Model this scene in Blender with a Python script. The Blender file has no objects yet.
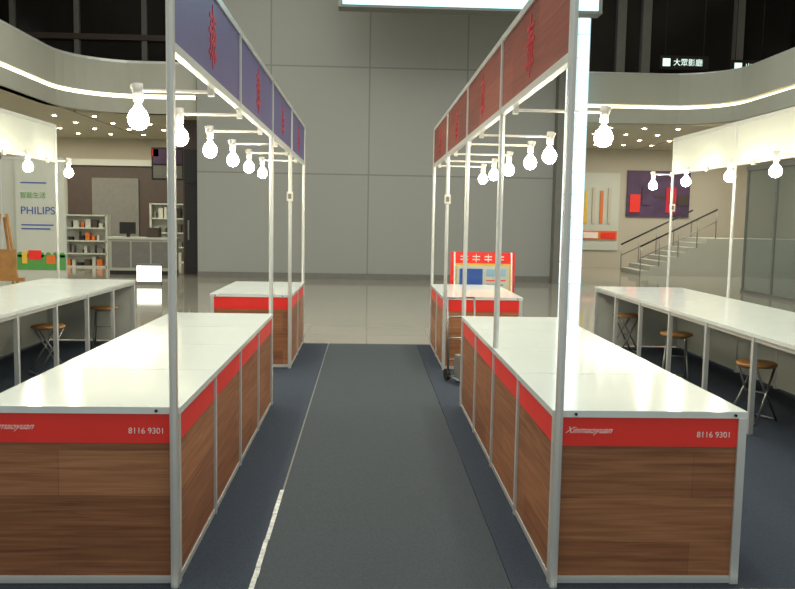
import bpy, bmesh, math, random
from mathutils import Vector, Matrix
random.seed(4)
S=bpy.context.scene
S.view_settings.view_transform='Standard'
S.view_settings.exposure=0.12
# ---------------------------------------------------------------- materials
def srgb(r,g,b):
    f=lambda c:(c/255/12.92) if c/255<=0.04045 else ((c/255+0.055)/1.055)**2.4
    return (f(r),f(g),f(b),1)
def newmat(n):
    m=bpy.data.materials.new(n); m.use_nodes=True
    return m,m.node_tree.nodes,m.node_tree.links,m.node_tree.nodes['Principled BSDF']
def mat(n,c,rough=0.5,metal=0.0,var=0.06,scale=8,spec=0.5,bump=0.0):
    m,N,L,P=newmat(n)
    tc=N.new('ShaderNodeTexCoord'); no=N.new('ShaderNodeTexNoise'); no.inputs['Scale'].default_value=scale
    no.inputs['Detail'].default_value=4
    L.new(tc.outputs['Object'],no.inputs['Vector'])
    r=N.new('ShaderNodeValToRGB'); c=srgb(*c)
    r.color_ramp.elements[0].position=0.3; r.color_ramp.elements[1].position=0.7
    r.color_ramp.elements[0].color=tuple(x*(1-var) for x in c[:3])+(1,)
    r.color_ramp.elements[1].color=tuple(min(1,x*(1+var)) for x in c[:3])+(1,)
    L.new(no.outputs['Fac'],r.inputs['Fac']); L.new(r.outputs['Color'],P.inputs['Base Color'])
    P.inputs['Roughness'].default_value=rough; P.inputs['Metallic'].default_value=metal
    P.inputs['Specular IOR Level'].default_value=spec
    if bump:
        b=N.new('ShaderNodeBump'); b.inputs['Strength'].default_value=bump; b.inputs['Distance'].default_value=0.01
        L.new(no.outputs['Fac'],b.inputs['Height']); L.new(b.outputs['Normal'],P.inputs['Normal'])
    return m
def emis(n,c,s):
    m,N,L,P=newmat(n); c=srgb(*c)
    P.inputs['Base Color'].default_value=c
    P.inputs['Emission Color'].default_value=c; P.inputs['Emission Strength'].default_value=s
    return m
def wood(n,c1,c2,c3,plank=0.19):
    m,N,L,P=newmat(n)
    tc=N.new('ShaderNodeTexCoord'); sp=N.new('ShaderNodeSeparateXYZ'); L.new(tc.outputs['Object'],sp.inputs[0])
    ad=N.new('ShaderNodeMath'); ad.operation='ADD'; L.new(sp.outputs[0],ad.inputs[0]); L.new(sp.outputs[1],ad.inputs[1])
    cb=N.new('ShaderNodeCombineXYZ'); L.new(ad.outputs[0],cb.inputs[0]); L.new(sp.outputs[2],cb.inputs[1])
    br=N.new('ShaderNodeTexBrick'); br.inputs['Scale'].default_value=1
    br.inputs['Brick Width'].default_value=1.3; br.inputs['Row Height'].default_value=plank
    br.inputs['Mortar Size'].default_value=0.0012; br.inputs['Color1'].default_value=(0.15,0.15,0.15,1); br.inputs['Color2'].default_value=(0.85,0.85,0.85,1)
    br.inputs['Mortar'].default_value=(0,0,0,1)
    L.new(cb.outputs[0],br.inputs['Vector'])
    mp=N.new('ShaderNodeMapping'); mp.inputs['Scale'].default_value=(2.2,55,1); L.new(cb.outputs[0],mp.inputs[0])
    no=N.new('ShaderNodeTexNoise'); no.inputs['Scale'].default_value=1; no.inputs['Detail'].default_value=6; no.inputs['Distortion'].default_value=0.8
    L.new(mp.outputs[0],no.inputs['Vector'])
    mx=N.new('ShaderNodeMix'); mx.data_type='RGBA'; mx.inputs[0].default_value=0.66
    L.new(br.outputs['Color'],mx.inputs[6]); L.new(no.outputs['Fac'],mx.inputs[7])
    r=N.new('ShaderNodeValToRGB'); e=r.color_ramp.elements
    e[0].position=0.26; e[0].color=srgb(*c1); e[1].position=0.74; e[1].color=srgb(*c3)
    k=e.new(0.5); k.color=srgb(*c2)
    L.new(mx.outputs[2],r.inputs['Fac']); L.new(r.outputs['Color'],P.inputs['Base Color'])
    P.inputs['Roughness'].default_value=0.5
    return m
def grid(n,c1,c2,w,h,mort,rough,axis='xy',msize=0.01,off=0.0,spec=0.5,emit=0):
    m,N,L,P=newmat(n)
    tc=N.new('ShaderNodeTexCoord'); sp=N.new('ShaderNodeSeparateXYZ'); L.new(tc.outputs['Object'],sp.inputs[0])
    cb=N.new('ShaderNodeCombineXYZ')
    L.new(sp.outputs['xyz'.index(axis[0])],cb.inputs[0]); L.new(sp.outputs['xyz'.index(axis[1])],cb.inputs[1])
    br=N.new('ShaderNodeTexBrick'); br.offset=off; br.inputs['Scale'].default_value=1
    br.inputs['Brick Width'].default_value=w; br.inputs['Row Height'].default_value=h
    br.inputs['Mortar Size'].default_value=msize; br.inputs['Mortar'].default_value=srgb(*mort)
    br.inputs['Color1'].default_value=srgb(*c1); br.inputs['Color2'].default_value=srgb(*c2)
    L.new(cb.outputs[0],br.inputs['Vector']); L.new(br.outputs['Color'],P.inputs['Base Color'])
    P.inputs['Roughness'].default_value=rough; P.inputs['Specular IOR Level'].default_value=spec
    if emit:
        L.new(br.outputs['Color'],P.inputs['Emission Color']); P.inputs['Emission Strength'].default_value=emit
    return m
def glass(n,c,alpha=0.25):
    m,N,L,P=newmat(n); P.inputs['Base Color'].default_value=srgb(*c); P.inputs['Roughness'].default_value=0.05
    P.inputs['Alpha'].default_value=alpha
    return m

ALU=mat('aluminium',(215,218,214),0.35,0.35,0.03)
LAM=mat('white_laminate',(222,232,228),0.11,0,0.015,3)
WHITE=mat('white_panel',(200,204,194),0.5,0,0.02,2)
RED=mat('red_vinyl',(246,54,44),0.4,0,0.04,4)
WALNUT=wood('walnut_planks',(112,68,42),(156,104,68),(190,134,92))
DWOOD=wood('header_dark_wood',(96,36,24),(136,58,42),(156,78,58),0.3)
BLUE=mat('header_blue_vinyl',(88,80,136),0.45,0,0.12,2)
TXT=mat('white_print',(250,235,230),0.5)
REDP=mat('red_print',(205,40,60),0.5)
CARP=mat('carpet_slate',(63,71,82),0.95,0,0.2,140,0.1,0.4)
CARP2=mat('carpet_grey',(74,81,86),0.95,0,0.18,140,0.1,0.4)
TAPE=mat('worn_tape',(200,205,200),0.6,0,0.3,40)
DARK=mat('dark_metal',(30,30,32),0.5)
SEAT=mat('stool_wood',(176,128,72),0.4,0,0.15,12)
STEEL=mat('stool_steel',(150,150,150),0.3,0.8)
BULB=emis('bulb_glow',(255,244,214),125)
CAN=mat('lamp_white_plastic',(225,222,210),0.4)
TILE=grid('polished_tile',(164,161,148),(158,156,144),0.8,0.8,(142,139,128),0.07,'xy',0.004,spec=0.9)
BACKW=grid('grey_wall_panels',(157,160,156),(152,155,151),2.4,2.6,(128,131,127),0.5,'xz',0.018)
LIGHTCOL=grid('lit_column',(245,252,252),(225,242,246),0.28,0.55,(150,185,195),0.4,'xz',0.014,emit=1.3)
PLASTER=mat('warm_plaster',(190,184,168),0.7,0,0.03,1)
PLASTER2=mat('bulkhead_plaster',(176,178,168),0.7,0,0.03,1)
CEIL=mat('ceiling_paint',(198,193,176),0.8,0,0.03,1)
DGLASS=mat('dark_glass',(38,37,36),0.12,0,0.1,1)
STRIP=emis('warm_cove_light',(255,240,195),4)
DOWN=emis('downlight_glow',(255,236,190),30)
SCREEN=emis('blue_screen',(180,230,240),1.5)
BROWN=mat('dark_brown',(76,64,58),0.5)
GREY=mat('mid_grey',(120,120,115),0.6)
ORANGE=mat('orange_print',(225,120,50),0.5)
GREEN=mat('green_print',(90,160,80),0.5)
BLUEP=mat('blue_print',(50,90,170),0.5)
YEL=mat('yellow_print',(235,195,70),0.5)
PURP=mat('purple_print',(80,58,92),0.5,0,0.3,2)
GLS=glass('shop_glass',(120,140,138),0.35)
# ---------------------------------------------------------------- builder
class B:
    def __init__(s,name): s.name=name; s.bm=bmesh.new(); s.m=[]
    def mi(s,m):
        if m not in s.m: s.m.append(m)
        return s.m.index(m)
    def box(s,x0,x1,y0,y1,z0,z1,m):
        if x0>x1:x0,x1=x1,x0
        if y0>y1:y0,y1=y1,y0
        i=s.mi(m)
        v=[s.bm.verts.new((x,y,z)) for x in(x0,x1) for y in(y0,y1) for z in(z0,z1)]
        for f in((0,1,3,2),(4,6,7,5),(0,4,5,1),(2,3,7,6),(0,2,6,4),(1,5,7,3)):
            fc=s.bm.faces.new([v[k] for k in f]); fc.material_index=i
        return s
    def tube(s,p0,p1,r,m,n=10,r2=None):
        i=s.mi(m); p0=Vector(p0);p1=Vector(p1); r2=r if r2 is None else r2
        d=(p1-p0).normalized(); u=d.orthogonal().normalized(); w=d.cross(u)
        a=[];b=[]
        for k in range(n):
            t=2*math.pi*k/n; q=u*math.cos(t)+w*math.sin(t)
            a.append(s.bm.verts.new(p0+q*r)); b.append(s.bm.verts.new(p1+q*r2))
        for k in range(n):
            f=s.bm.faces.new((a[k],a[(k+1)%n],b[(k+1)%n],b[k])); f.material_index=i; f.smooth=n>8
        s.bm.faces.new(a[::-1]).material_index=i; s.bm.faces.new(b).material_index=i
        return s
    def lathe(s,prof,c,m,n=20):
        i=s.mi(m); rings=[]
        for r,z in prof:
            rings.append([s.bm.verts.new((c[0]+r*math.cos(2*math.pi*k/n),c[1]+r*math.sin(2*math.pi*k/n),c[2]+z)) for k in range(n)])
        for a,b in zip(rings,rings[1:]):
            for k in range(n):
                f=s.bm.faces.new((a[k],a[(k+1)%n],b[(k+1)%n],b[k])); f.material_index=i; f.smooth=True
        s.bm.faces.new(rings[0][::-1]).material_index=i; s.bm.faces.new(rings[-1]).material_index=i
        return s
    def wallpath(s,pts,t,z0,z1,m):
        i=s.mi(m); n=len(pts); L=[];R=[]
        for k in range(n):
            a=Vector(pts[max(0,k-1)]);b=Vector(pts[min(n-1,k+1)]); d=(b-a).normalized(); q=Vector((-d.y,d.x))*t
            p=Vector(pts[k]); L.append(p); R.append(p+q)
        for k in range(n-1):
            v=[s.bm.verts.new((p.x,p.y,z)) for p in(L[k],L[k+1],R[k+1],R[k]) for z in(z0,z1)]
            for f in((0,2,3,1),(2,4,5,3),(4,6,7,5),(6,0,1,7),(1,3,5,7),(0,6,4,2)):
                s.bm.faces.new([v[j] for j in f]).material_index=i
        return s
    def done(s,loc=None,rot=None):
        bmesh.ops.recalc_face_normals(s.bm,faces=s.bm.faces)
        me=bpy.data.meshes.new(s.name); s.bm.to_mesh(me); s.bm.free()
        for m in s.m: me.materials.append(m)
        o=bpy.data.objects.new(s.name,me); S.collection.objects.link(o)
        if loc:o.location=loc
        if rot:o.rotation_euler=rot
        return o
def text(body,parent,loc,rot,size,m,name='lettering'):
    c=bpy.data.curves.new(name,'FONT'); c.body=body; c.size=size; c.extrude=0.001
    o=bpy.data.objects.new(name,c); S.collection.objects.link(o); o.location=loc; o.rotation_euler=rot
    c.materials.append(m); o.parent=parent
    return o
H90=math.pi/2
# ---------------------------------------------------------------- dimensions
Y0=3.185; M=0.80; H=0.75; PW=0.034
YE=Y0+8*M
XI=0.760; CW=0.805; XO=3.85; XC=2.76; YO=10.1
# ---------------------------------------------------------------- counters
def counter_row(side,y0,n,front_text=False):
    b=B('display_counter')
    xa=side*XI; xb=side*(XI+CW); sx=side
    y1=y0+n*M
    for k in range(n+1):
        y=y0+k*M
        ya,yb=(y0,y0+PW) if k==0 else ((y1-PW,y1) if k==n else (y-PW/2,y+PW/2))
        for x in(xa,xb-sx*PW):
            b.box(x,x+sx*PW,ya,yb,0.012,H-0.028,ALU)
    for k in range(n):
        a=y0+k*M+PW/2; c=y0+(k+1)*M-PW/2
        b.box(xa+sx*0.006,xa+sx*0.03,a,c,0.014,0.040,ALU)
        b.box(xa+sx*0.012,xa+sx*0.022,a,c,0.040,0.600,WALNUT)
        b.box(xa+sx*0.010,xa+sx*0.022,a,c,0.600,H-0.03,RED)
        b.box(xa+sx*0.004,xa+sx*0.034,a,c,H-0.036,H-0.028,ALU)
        b.box(xa-sx*0.004,xb+sx*0.004,y0+k*M+0.003,y0+(k+1)*M-0.003,H-0.028,H,LAM)
        b.box(xa,xb,y0+(k+1)*M-0.003,y0+(k+1)*M+0.003,H-0.028,H-0.004,ALU)
        b.box(xa+sx*0.03,xb-sx*0.02,a,c,0.36,0.375,WHITE)
    for yy,s_ in((y0,1),(y1,-1)):
        x0_,x1_=xa+sx*PW,xb-sx*PW
        b.box(x0_,x1_,yy+s_*0.006,yy+s_*0.03,0.014,0.045,ALU)
        b.box(x0_,x1_,yy+s_*0.012,yy+s_*0.022,0.045,0.600,WALNUT)
        b.box(x0_,x1_,yy+s_*0.010,yy+s_*0.022,0.600,H-0.03,RED)
    b.tube((xa+sx*0.09,y0-0.006,H-0.014),(xa+sx*0.09,y0,H-0.014),0.006,DARK)
    b.tube((xb-sx*0.05,y0-0.006,H-0.014),(xb-sx*0.05,y0,H-0.014),0.006,DARK)
    o=b.done()
    if front_text:
        xr = (xa-0.04-0.165) if side<0 else (xb-0.04-0.165)
        text('8116 9301',o,(xr,y0+0.009,0.640),(H90,0,0),0.034,TXT,'phone_number')
        xl = xa+0.05 if side>0 else xb+0.03
        t=text('Xinmaoyuan',o,(xl,y0+0.009,0.655),(H90,0,0),0.038,TXT,'logo_script'); t.data.shear=0.6
    return o
for sd in(-1,1):
    counter_row(sd,Y0,4,True)
    counter_row(sd,Y0+6*M,2)
def outer_counter(side):
    b=B('open_back_counter'); xa=side*XC; xb=side*(XO-0.03); sx=side
    for k in range(9):
        y=Y0+k*M; ya=min(max(y-PW/2,Y0),YE-PW)
        for x in(xa,xb-sx*PW): b.box(x,x+sx*PW,ya,ya+PW,0.012,H-0.028,ALU)
        if k<8:
            b.box(xa-sx*0.004,xb,y+0.003,y+M-0.003,H-0.028,H,LAM)
            b.box(xa,xb,y+M-0.003,y+M+0.003,H-0.028,H-0.004,ALU)
            b.box(xa+sx*0.008,xa+sx*0.03,y+PW/2,y+M-PW/2,H-0.06,H-0.028,ALU)
            b.box(xb-sx*0.03,xb-sx*0.015,y+PW/2,y+M-PW/2,0.03,H-0.03,WHITE)
    for yy in(Y0,YE-PW):
        b.box(xa+sx*PW,xb-sx*PW,yy+0.01,yy+0.025,0.03,H-0.03,WHITE)
    return b.done()
outer_counter(-1); outer_counter(1)
# ---------------------------------------------------------------- booth frames
ZB=2.16; ZT=2.58
def fascia(side,xf,posts,ymat,glyph,yend,bays=4,ztop=ZT,outlet=()):
    b=B('booth_frame'); sx=side
    for y,z0 in posts:
        b.tube((xf,y,z0),(xf,y,ztop),0.0175,ALU,8)
    for y in outlet:
        b.box(xf-.03,xf+.03,y-.045,y-.019,1.68,1.77,CAN); b.box(xf-.015,xf+.015,y-.048,y-.045,1.70,1.75,GREY)
    ys=[Y0-.02+(yend-Y0+.02)*k/bays for k in range(bays+1)]
    for z in(ZB,ztop):
        b.box(xf-0.016,xf+0.016,ys[0],yend,z-0.018,z+0.018,ALU)
    for k in range(bays):
        b.box(xf-0.008,xf+0.008,ys[k]+0.02,ys[k+1]-0.02,ZB+0.018,ztop-0.018,ymat)
        if k: b.box(xf-0.018,xf+0.018,ys[k]-0.018,ys[k]+0.018,ZB-0.018,ztop+0.018,ALU)
        if glyph:
            c=(ys[k]+ys[k+1])/2; zc=(ZB+ztop)/2; q=xf-sx*0.008
            for (dy,dz,w,h) in((0,0.09,.10,.010),(0,0.055,.08,.010),(0,0.02,.12,.011),(0,-.025,.09,.010),(0,-.08,.12,.011),(0,0.0,.012,.15),(-.05,-.045,.011,.07),(.05,-.045,.011,.07)):
                b.box(q-sx*0.003,q,c+dy-w*.8,c+dy+w*.8,zc+dz-h,zc+dz+h,REDP)
    return b.done()
g=0.011; top=H+0.001; e=0.020
fascia(-1,-(XI+.016),[(Y0-e,g),(Y0+4*M+e,g),(Y0+6*M-e,g),(YE+e,g)],BLUE,True,YE+e,outlet=(Y0+6*M-e,))
fascia(1,(XI+.016),[(Y0-e,g),(Y0+2*M,top),(Y0+4*M+e,g),(Y0+6*M-e,g),(YE+e,g)],DWOOD,True,YE+e,outlet=(Y0+6*M-e,))
po=[(Y0+k*(YO-Y0)/4,g) for k in range(5)]
fascia(-1,-(XO),po,WHITE,False,YO)
fascia(1,XO,po,WHITE,False,YO,outlet=(po[4][0],))
# ---------------------------------------------------------------- arm lights
_c={}
def arm_light(x,y,side,L):
    if L not in _c:
        b=B('arm_light')
        b.box(0.0,0.03,-0.02,0.02,-0.02,0.03,CAN)
        b.tube((0.03,0,0),(L,0,0),0.008,CAN,8)
        b.tube((L,0,0.035),(L,0,-0.055),0.024,CAN,14)
        b.tube((L,0,-0.055),(L,0,-0.075),0.018,CAN,14,0.016)
        b.tube((L+0.03,0,0.03),(L+0.012,0,-0.02),0.012,CAN,8)
        b.lathe([(0.018,-0.075),(0.024,-0.088),(0.040,-0.105),(0.051,-0.13),(0.052,-0.15),(0.043,-0.175),(0.026,-0.19),(0.004,-0.196)],(L,0,0),BULB,16)
        o=b.done(); _c[L]=o.data
    else:
        o=bpy.data.objects.new('arm_light',_c[L]); S.collection.objects.link(o)
    o.location=(x,y,ZB-0.02); o.rotation_euler=(0,0,0 if side>0 else math.pi)
for y in(4.15,5.05,6.0,7.0,7.95,8.95): arm_light(-(XI+.036),y,-1,0.38)
for y in(4.55,5.9,6.6,7.6,8.5,9.3): arm_light(XI+.036,y,1,0.52)
for y in(5.4,7.1,8.6,9.75): arm_light(-XO+.02,y,1,0.26)
for y in(5.4,7.0,7.9,9.0,10.05): arm_light(XO-.02,y,-1,0.25)
# ---------------------------------------------------------------- stools
def stool(x,y,rz):
    b=B('folding_stool')
    b.lathe([(0.135,0.435),(0.15,0.442),(0.15,0.458),(0.142,0.465)],(0,0,0),SEAT,24)
    for sy in(-0.10,0.10):
        b.tube((-0.14,sy*1.2,0.012),(0.11,sy*0.85,0.435),0.009,STEEL)
        b.tube((0.14,sy*1.0,0.012),(-0.11,sy*0.75,0.435),0.009,STEEL)
    for (px,w) in((-0.14,0.12),(0.14,0.10)):
        b.tube((px,-w,0.02),(px,w,0.02),0.009,STEEL)
    b.tube((0.0,-0.10,0.235),(0,0.10,0.235),0.006,STEEL)
    for px in(-0.11,0.11): b.tube((px,-0.08,0.43),(px,0.08,0.43),0.008,STEEL)
    return b.done((x,y,0.006),(0,0,rz))
# each stool stands in the middle of a counter bay, clear of the legs
for x,k,r in((3.0,3.5,.5),(3.0,5.5,1.2),(3.0,7.4,.2),(-3.0,5.5,.7),(-3.0,7.5,1.9)): stool(x,Y0+k*M,r)
# ---------------------------------------------------------------- floor
b=B('floor'); b.box(-14,14,-3,28,-0.2,0,TILE); b.done()
b=B('carpet')
b.box(-4.0,-0.46,Y0-0.05,YE+0.02,0.001,0.010,CARP); b.box(-0.455,0.60,Y0-0.05,YE+0.02,0.001,0.010,CARP2); b.box(0.605,4.0,Y0-0.05,YE+0.02,0.001,0.010,CARP)
b.box(-0.465,-0.457,Y0-0.05,YE,0.010,0.0115,GREY)
b.done()
b=B('floor_tape')
y=3.14
while y<4.25:
    d=random.uniform(0.08,0.22); b.box(-0.475+random.uniform(-.002,.002),-0.455+random.uniform(-.003,.003),y,y+d,0.0101,0.0125,TAPE); y+=d+random.uniform(0,0.008)
b.done()
b=B('trim_1'); b.box(-4.3,4.3,Y0-0.09,Y0-0.05,0.0,0.014,ALU); b.done()
b=B('floor_mat'); b.box(-4.3,4.3,1.5,Y0-0.09,0.0,0.006,DARK); b.done()
# ---------------------------------------------------------------- promo board & cart
b=B('promo_sign_board')
b.box(-.43,.43,-.015,.015,.30,1.10,RED)
b.box(-.38,.38,-.020,-.015,.36,.95,YEL)
b.box(-.35,.35,-.024,-.020,.39,.92,WHITE)
b.box(-.31,.0,-.028,-.024,.64,.88,BLUEP); b.box(.05,.31,-.028,-.024,.78,.88,mat('pale_blue_print',(150,190,215)))
for i in range(5):
    b.box(.05,.31-.03*(i%2),-.028,-.024,.72-i*.06,.735-i*.06,[RED,GREY,BLUEP,GREY,RED][i])
b.box(-.31,-.05,-.028,-.024,.44,.58,YEL)
for i in range(4):
    x_=-.3+i*.16
    b.box(x_,x_+.1,-.02,-.015,.995,1.01,TXT); b.box(x_,x_+.1,-.02,-.015,1.035,1.05,TXT); b.box(x_+.045,x_+.055,-.02,-.015,.97,1.075,TXT)
for s_ in(-.38,.38):
    b.tube((s_,-.02,1.1),(s_,-.16,0.0),.012,ALU); b.tube((s_,.02,1.1),(s_,.2,0.0),.012,ALU)
b.done((1.53,10.6,0.002))
b=B('folding_hand_cart')
for s_ in(-.14,.14):
    b.tube((s_,0,.06),(s_,.06,.78),.011,STEEL); b.tube((s_,-.02,.05),(s_,-.26,.05),.009,STEEL)
    b.tube((s_-.015,0.03,.058),(s_+.015,0.03,.058),.055,DARK,16)
for z in(.2,.4,.6,.78): b.tube((-.14,.005+.055*(z-.06)/.72,z),(.14,.005+.055*(z-.06)/.72,z),.008,STEEL)
for k in range(4): b.tube((-.14,-.04-k*.07,.05),(.14,-.04-k*.07,.05),.006,STEEL)
b.box(-.10,.10,-.16,-.04,.06,.26,GREY)
b.done((0.90,7.45,0.01),(0,0,.3))
# ---------------------------------------------------------------- room shell
YW=20
b=B('wall_back'); b.box(-4.2,4.80,YW,YW+1.0,0,9,BACKW)
b.done()
b=B('wall_back_rear'); b.box(-14,14,27,27.2,0,9,PLASTER); b.done()
b=B('wall_left'); b.box(-14.2,-14,-3,27,0,9,PLASTER); b.done()
b=B('wall_right'); b.box(14,14.2,-3,27,0,9,PLASTER); b.done()
b=B('ceiling'); b.box(-14,14,-3,28,9,9.2,CEIL); b.done()
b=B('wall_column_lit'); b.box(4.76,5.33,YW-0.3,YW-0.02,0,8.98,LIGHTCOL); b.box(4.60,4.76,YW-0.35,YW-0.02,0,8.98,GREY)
b.done()
b=B('baseboard_back'); b.box(-4.2,4.58,YW-0.03,YW,0,0.15,GREY); b.done()
def mezz(nm,side,xc,xend):
    r=1.6; pts=[(side*xc,-3),(side*xc,YW+0.2-r)]
    for k in range(1,9):
        a=k/8*H90; pts.append((side*(xc-r+r*math.cos(a)),YW+0.2-r+r*math.sin(a)))
    pts.append((side*xend,YW+0.2))
    t=0.25
    b=B('wall_balcony_'+nm)
    b.wallpath(pts,t,4.0,4.36,PLASTER2)
    b.wallpath(pts,t,4.46,5.2,PLASTER2)
    b.wallpath([(p[0]+side*0.06,p[1]+0.06) for p in pts],t*0.4,4.36,4.46,STRIP)
    b.wallpath(pts,t*0.3,5.2,5.26,ALU)
    b.done()
    b=B('ceiling_soffit_'+nm)
    x0,x1=sorted((side*(xc+.05),side*13.98)); b.box(x0,x1,-3,26.98,4.0,4.12,CEIL)
    x0,x1=sorted((side*xend,side*xc)); b.box(x0,x1,YW+0.25,26.98,4.0,4.12,CEIL)
    b.done()
mezz('left',-1,7.2,4.25)
mezz('right',1,9.0,4.85)
b=B('window_1')
b.box(-14,-4.2,22.5,22.6,4.13,9,DGLASS)
for x in(-12,-9.6,-7.9,-6.1,-4.6): b.box(x-.07,x+.07,22.4,22.5,4.13,9,GREY)
b.box(-14,-4.2,22.35,22.5,6.2,6.35,BROWN); b.done()
b=B('window_2')
b.box(4.85,14,22.5,22.6,4.13,9,DGLASS)
for x in(6.9,7.6,10.2,12.4): b.box(x-.12,x+.12,22.3,22.5,4.13,9,GREY)
b.done()
b=B('window_3'); b.box(-10.1,-10,-3,22.3,4.13,9,DGLASS)
for k in range(9): b.box(-10,-9.9,-2+k*3,-1.85+k*3,4.13,9,GREY)
b.done()
b=B('window_4'); b.box(12,12.1,-3,22.2,4.13,9,DGLASS)
for k in range(9): b.box(11.9,12,-2+k*3,-1.85+k*3,4.13,9,GREY)
b.done()
SG=emis('sign_glow',(210,235,225),1.2)
def dsign(x,y,z,w,body):
    b=B('hanging_direction_sign'); b.box(-w/2,w/2,-.04,.04,-.18,.18,DARK)
    b.tube((-w*.4,0,.18),(-w*.4,0,8.99-z),.012,DARK); b.tube((w*.4,0,.18),(w*.4,0,8.99-z),.012,DARK)
    b.box(-w/2+.06,-w/2+.26,-.05,-.04,-.1,.1,SG)
    o=b.done((x,y,z)); text(body,o,(-w/2+.34,-.05,-.07),(H90,0,0),0.2,SG)
dsign(8.4,21.6,5.82,1.3,'大眾影廳'); dsign(10.15,21.6,5.75,.9,'出口')
b=B('suspended_display'); b.box(-.7,5.0,17.6,18.0,6.02,6.07,GREY)
b.box(-.6,4.9,17.55,17.62,6.07,7.6,SCREEN)
b.box(-.7,5.0,17.62,18.0,6.07,7.7,GREY)
for x in(0,4.4): b.tube((x,17.8,7.7),(x,17.8,8.99),.03,ALU)
b.done()
b=B('recessed_downlights')
for x in[-13,-12,-11,-10,-9,-8,-7,-6,-5]:
    for y in[21,22.5,24,25.5]:
        b.tube((x,y,3.985),(x,y,4.0),.05,DOWN,10)
for x in(-13,-11.5,-10,-8.5):
    for y in(8,10.5,13,15.5,18): b.tube((x,y,3.985),(x,y,4.0),.05,DOWN,10)
for x in[6.3,7.2,8.1,9,10,11,12,13]:
    for y in[21,22.5,24,25.5]: b.tube((x,y,3.985),(x,y,4.0),.045,DOWN,10)
for x in(10,11.5,13):
    for y in(8,10.5,13,15.5,18): b.tube((x,y,3.985),(x,y,4.0),.05,DOWN,10)
b.done()
# ---------------------------------------------------------------- left background
b=B('exhibition_partition_wall')
for k in range(5):
    x0=-9.75+k*.98
    b.box(x0,x0+.03,13.0,13.04,0,2.4,ALU); b.box(x0+.03,x0+.98,13.01,13.03,0.04,2.36,WHITE)
b.box(-9.75,-4.82,13,13.04,2.36,2.4,ALU); b.box(-4.85,-4.82,13,13.04,0,2.4,ALU)
b.done()
b=B('advertising_banner')
b.box(-.38,.38,-.01,.01,.04,2.35,WHITE); b.box(-.4,.4,-.1,.1,0,.05,ALU); b.box(-.39,.39,-.015,.015,2.35,2.38,ALU)
b.box(-.38,.38,-.014,-.01,.62,.86,GREEN)
for k in range(7): b.tube((-.33+k*.11,-.014,.86),(-.33+k*.11,-.011,.86),.045,GREEN,12)
b.box(-.2,.0,-.018,-.014,.78,.93,RED); b.box(.08,.22,-.018,-.014,.72,.86,ORANGE); b.box(-.3,-.22,-.018,-.014,.72,.9,YEL)
b.box(-.3,.1,-.014,-.01,1.98,2.0,BLUEP); b.box(-.3,.2,-.014,-.01,1.32,1.34,BLUEP); b.box(-.3,.15,-.014,-.01,1.26,1.28,BLUEP)
o=b.done((-5.16,12.88,0.001))
text('PHILIPS',o,(-.31,-.016,1.50),(H90,0,0),0.17,BLUEP)
text('智能生活',o,(-.31,-.016,1.76),(H90,0,0),0.1,GREEN)
b=B('wooden_easel')
for p in((-.3,0),(.3,0)): b.tube((p[0],p[1],0.0),(p[0]*.15,.12,1.5),.022,SEAT,6)
b.tube((0,.5,0),(0,.14,1.45),.02,SEAT,6); b.box(-.3,.3,.02,.07,.55,.6,SEAT); b.box(-.2,.2,.03,.05,.6,1.0,SEAT)
b.done((-5.18,11.5,0))
def shelf(x,y,w,h,n=None):
    b=B('display_shelf'); b.box(-w/2,w/2,0.3,.34,0,h,WHITE)
    for s_ in(-w/2,w/2): b.box(s_-.03,s_+.03,0,.3,0,h,WHITE)
    n=n or int(h/.4)
    for k in range(n+1): b.box(-w/2,w/2,0,.3,k*(h-.04)/n,k*(h-.04)/n+.04,WHITE)
    for k in range(n):
        z=k*(h-.04)/n+.04; x_=-w/2+.1; hh=(h-.04)/n-.08
        while x_<w/2-.2:
            d=random.uniform(.06,.16); b.box(x_,x_+d,.06,.24,z,z+random.uniform(.3,.9)*hh,random.choice([DARK,WHITE,GREY,ORANGE,GREY,BROWN,WHITE])); x_+=d+random.uniform(.03,.1)
    b.done((x,y,0))
shelf(-8.3,23.2,1.7,1.5,4); shelf(-10.3,23.5,1.6,2.1); shelf(-11.9,24,1.6,2.1); shelf(-6.2,26.2,1.6,1.9)
b=B('shop_kiosk'); b.box(-.8,.8,-.3,.3,0,.1,DARK); b.box(-.8,.8,-.3,.3,.1,.9,PLASTER2); b.box(-.85,.85,-.34,.34,.9,.95,WHITE)
for k in range(3): b.box(-.74+k*.5,-.28+k*.5,-.31,-.3,.18,.84,GREY)
b.box(.1,.4,-.15,.15,.95,1.2,BROWN); b.box(-.6,-.2,-.1,-.06,1.03,1.33,DARK); b.box(-.43,-.37,-.08,.04,.95,1.03,DARK)
b.done((-5.75,20.9,0))
b=B('door_1'); b.box(-4.75,-4.22,20.9,21.0,0,3.95,BROWN); b.box(-4.7,-4.28,20.85,20.9,0.05,2.3,DARK); b.box(-4.7,-4.28,20.82,20.9,2.35,3.2,DARK)
b.box(-4.62,-4.58,20.8,20.85,.9,1.4,STEEL); b.done()
b=B('menu_screen'); b.box(-.45,.45,0,.08,2.5,3.4,DARK); b.box(-.4,.4,-.01,0,2.95,3.35,PURP); b.box(-.4,.4,-.01,0,2.55,2.9,GREY)
b.box(-.42,-.25,-.01,0,3.15,3.35,RED)
b.tube((0,.04,3.4),(0,.04,3.99),.03,DARK); b.done((-5.6,22.8,0))
b=B('brown_shopfront'); b.box(-9.8,-4.3,26.7,26.9,0,3.1,BROWN); b.box(-9,-7.5,26.65,26.7,.4,2.7,GREY); b.box(-5.8,-4.5,26.65,26.7,.4,2.8,DARK); b.box(-9.8,-4.3,26.6,26.9,3.1,3.3,WHITE); b.done()
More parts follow.
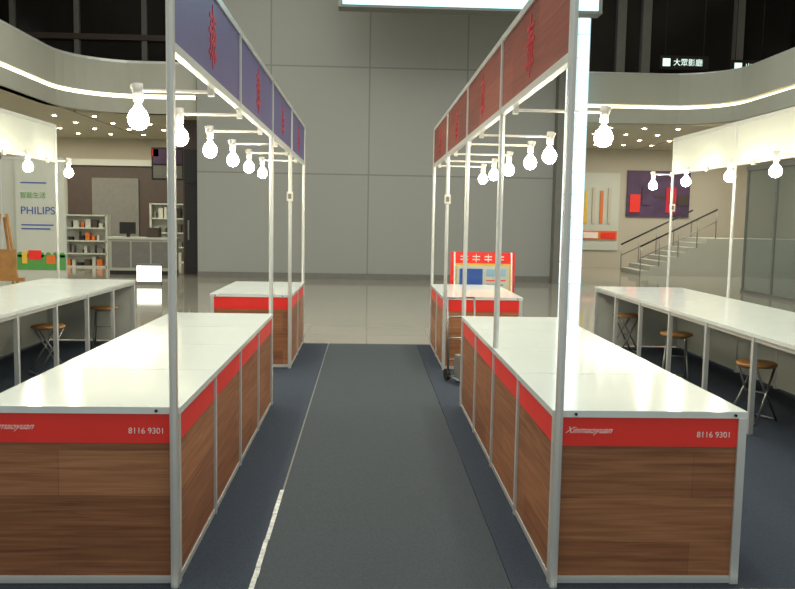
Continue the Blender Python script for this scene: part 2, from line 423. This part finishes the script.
b=B('floor_reflection_box'); b.box(-.27,.27,-.08,.08,0,.08,GREY); b.box(-.25,.25,-.06,.06,.08,.42,emis('painted_reflection_glow',(255,255,245),2)); b.box(-.27,.27,-.07,.07,.42,.46,GREY)  # added glowing box imitates a bright reflection on the tiles, not a lamp
b.done((-4.75,17.6,0))
# ---------------------------------------------------------------- right background
b=B('wall_poster'); b.box(8.75,10.9,26.93,27,1.75,3.3,PURP)
for k in range(5): b.box(8.85+k*.41,9.2+k*.41,26.9,26.93,1.9+.25*(k%3),2.5+.25*(k%2),[RED,PURP,BROWN,REDP,BROWN][k])
b.done()
b=B('wall_graphic'); b.box(7.15,8.5,26.94,27,.6,3.2,WHITE); b.box(7.2,8.45,26.9,26.94,.95,1.25,ORANGE); b.box(7.3,7.8,26.88,26.9,1.0,1.2,TXT); b.box(7.9,8.4,26.88,26.9,1.0,1.2,RED)
for k in range(4): b.box(7.3+k*.27,7.4+k*.27,26.9,26.94,1.5,2.6+.1*(k%2),[YEL,CEIL,ORANGE,CEIL][k])
b.done()
b=B('staircase')
ns=8
for k in range(ns):
    b.box(8.0+k*.28,8.0+(k+1)*.28,23.2,25.0,0,(k+1)*.14,PLASTER2)
for yy in(23.2,25.0):
    b.tube((8.0,yy,.85),(8.0+ns*.28,yy,.85+ns*.14),.025,DARK); b.tube((8.0,yy,.5),(8.0+ns*.28,yy,.5+ns*.14),.015,STEEL)
    for k in range(0,ns+1,2): b.tube((8.02+k*.275,yy,k*.14),(8.02+k*.275,yy,.85+k*.14),.016,STEEL)
b.box(8.0+ns*.28,13.9,23.2,25.0,0,ns*.14,PLASTER2)
b.done()
b=B('glass_shopfront')
for k in range(6):
    y=11.5+k*1.3
    b.box(8.6,8.64,y-.03,y+.03,0,2.8,GREY)
    if k<5: b.box(8.61,8.63,y+.03,y+1.27,.05,2.75,GLS)
b.box(8.58,8.66,11.47,18.03,2.75,2.85,GREY); b.box(8.58,8.66,11.47,18.03,0,.06,GREY)
b.done()
shelf(12.4,20,2.0,1.6); shelf(12.0,14,2.2,1.6)
# ---------------------------------------------------------------- lighting
def area(n,loc,sx,sy,p,c,rot=(0,0,0)):
    l=bpy.data.lights.new(n,'AREA'); l.shape='RECTANGLE'; l.size=sx; l.size_y=sy; l.energy=p; l.color=c
    o=bpy.data.objects.new(n,l); S.collection.objects.link(o); o.location=loc; o.rotation_euler=rot
area('atrium_ceiling_light',(0,12,8.9),12,8,780,(1,.97,.87))
area('atrium_ceiling_light',(0,3,8.9),8,6,380,(1,.98,.9))
area('mezzanine_light',(-9,23.5,3.9),6,4,250,(1,.93,.75))
area('mezzanine_light',(9.5,23.5,3.9),6,4,210,(1,.94,.8))
area('mezzanine_light',(-10.5,12,3.9),5,10,240,(1,.96,.82))
area('mezzanine_light',(11.5,12,3.9),4,10,170,(1,.97,.88))
w=bpy.data.worlds.new('world'); S.world=w; w.use_nodes=True
w.node_tree.nodes['Background'].inputs[0].default_value=(.78,.83,.83,1); w.node_tree.nodes['Background'].inputs[1].default_value=.65
# ---------------------------------------------------------------- camera
cd=bpy.data.cameras.new('camera'); cam=bpy.data.objects.new('camera',cd); S.collection.objects.link(cam); S.camera=cam
f=800; cd.sensor_width=36; cd.lens=36*f/795; cd.clip_end=200
cam.matrix_world=Matrix.Translation((-0.015,0,1.517))@Matrix.Rotation(-math.radians(2.25),4,'Z')@Matrix.Rotation(math.radians(90-5.36),4,'X')@Matrix.Rotation(math.radians(1.0),4,'Z')
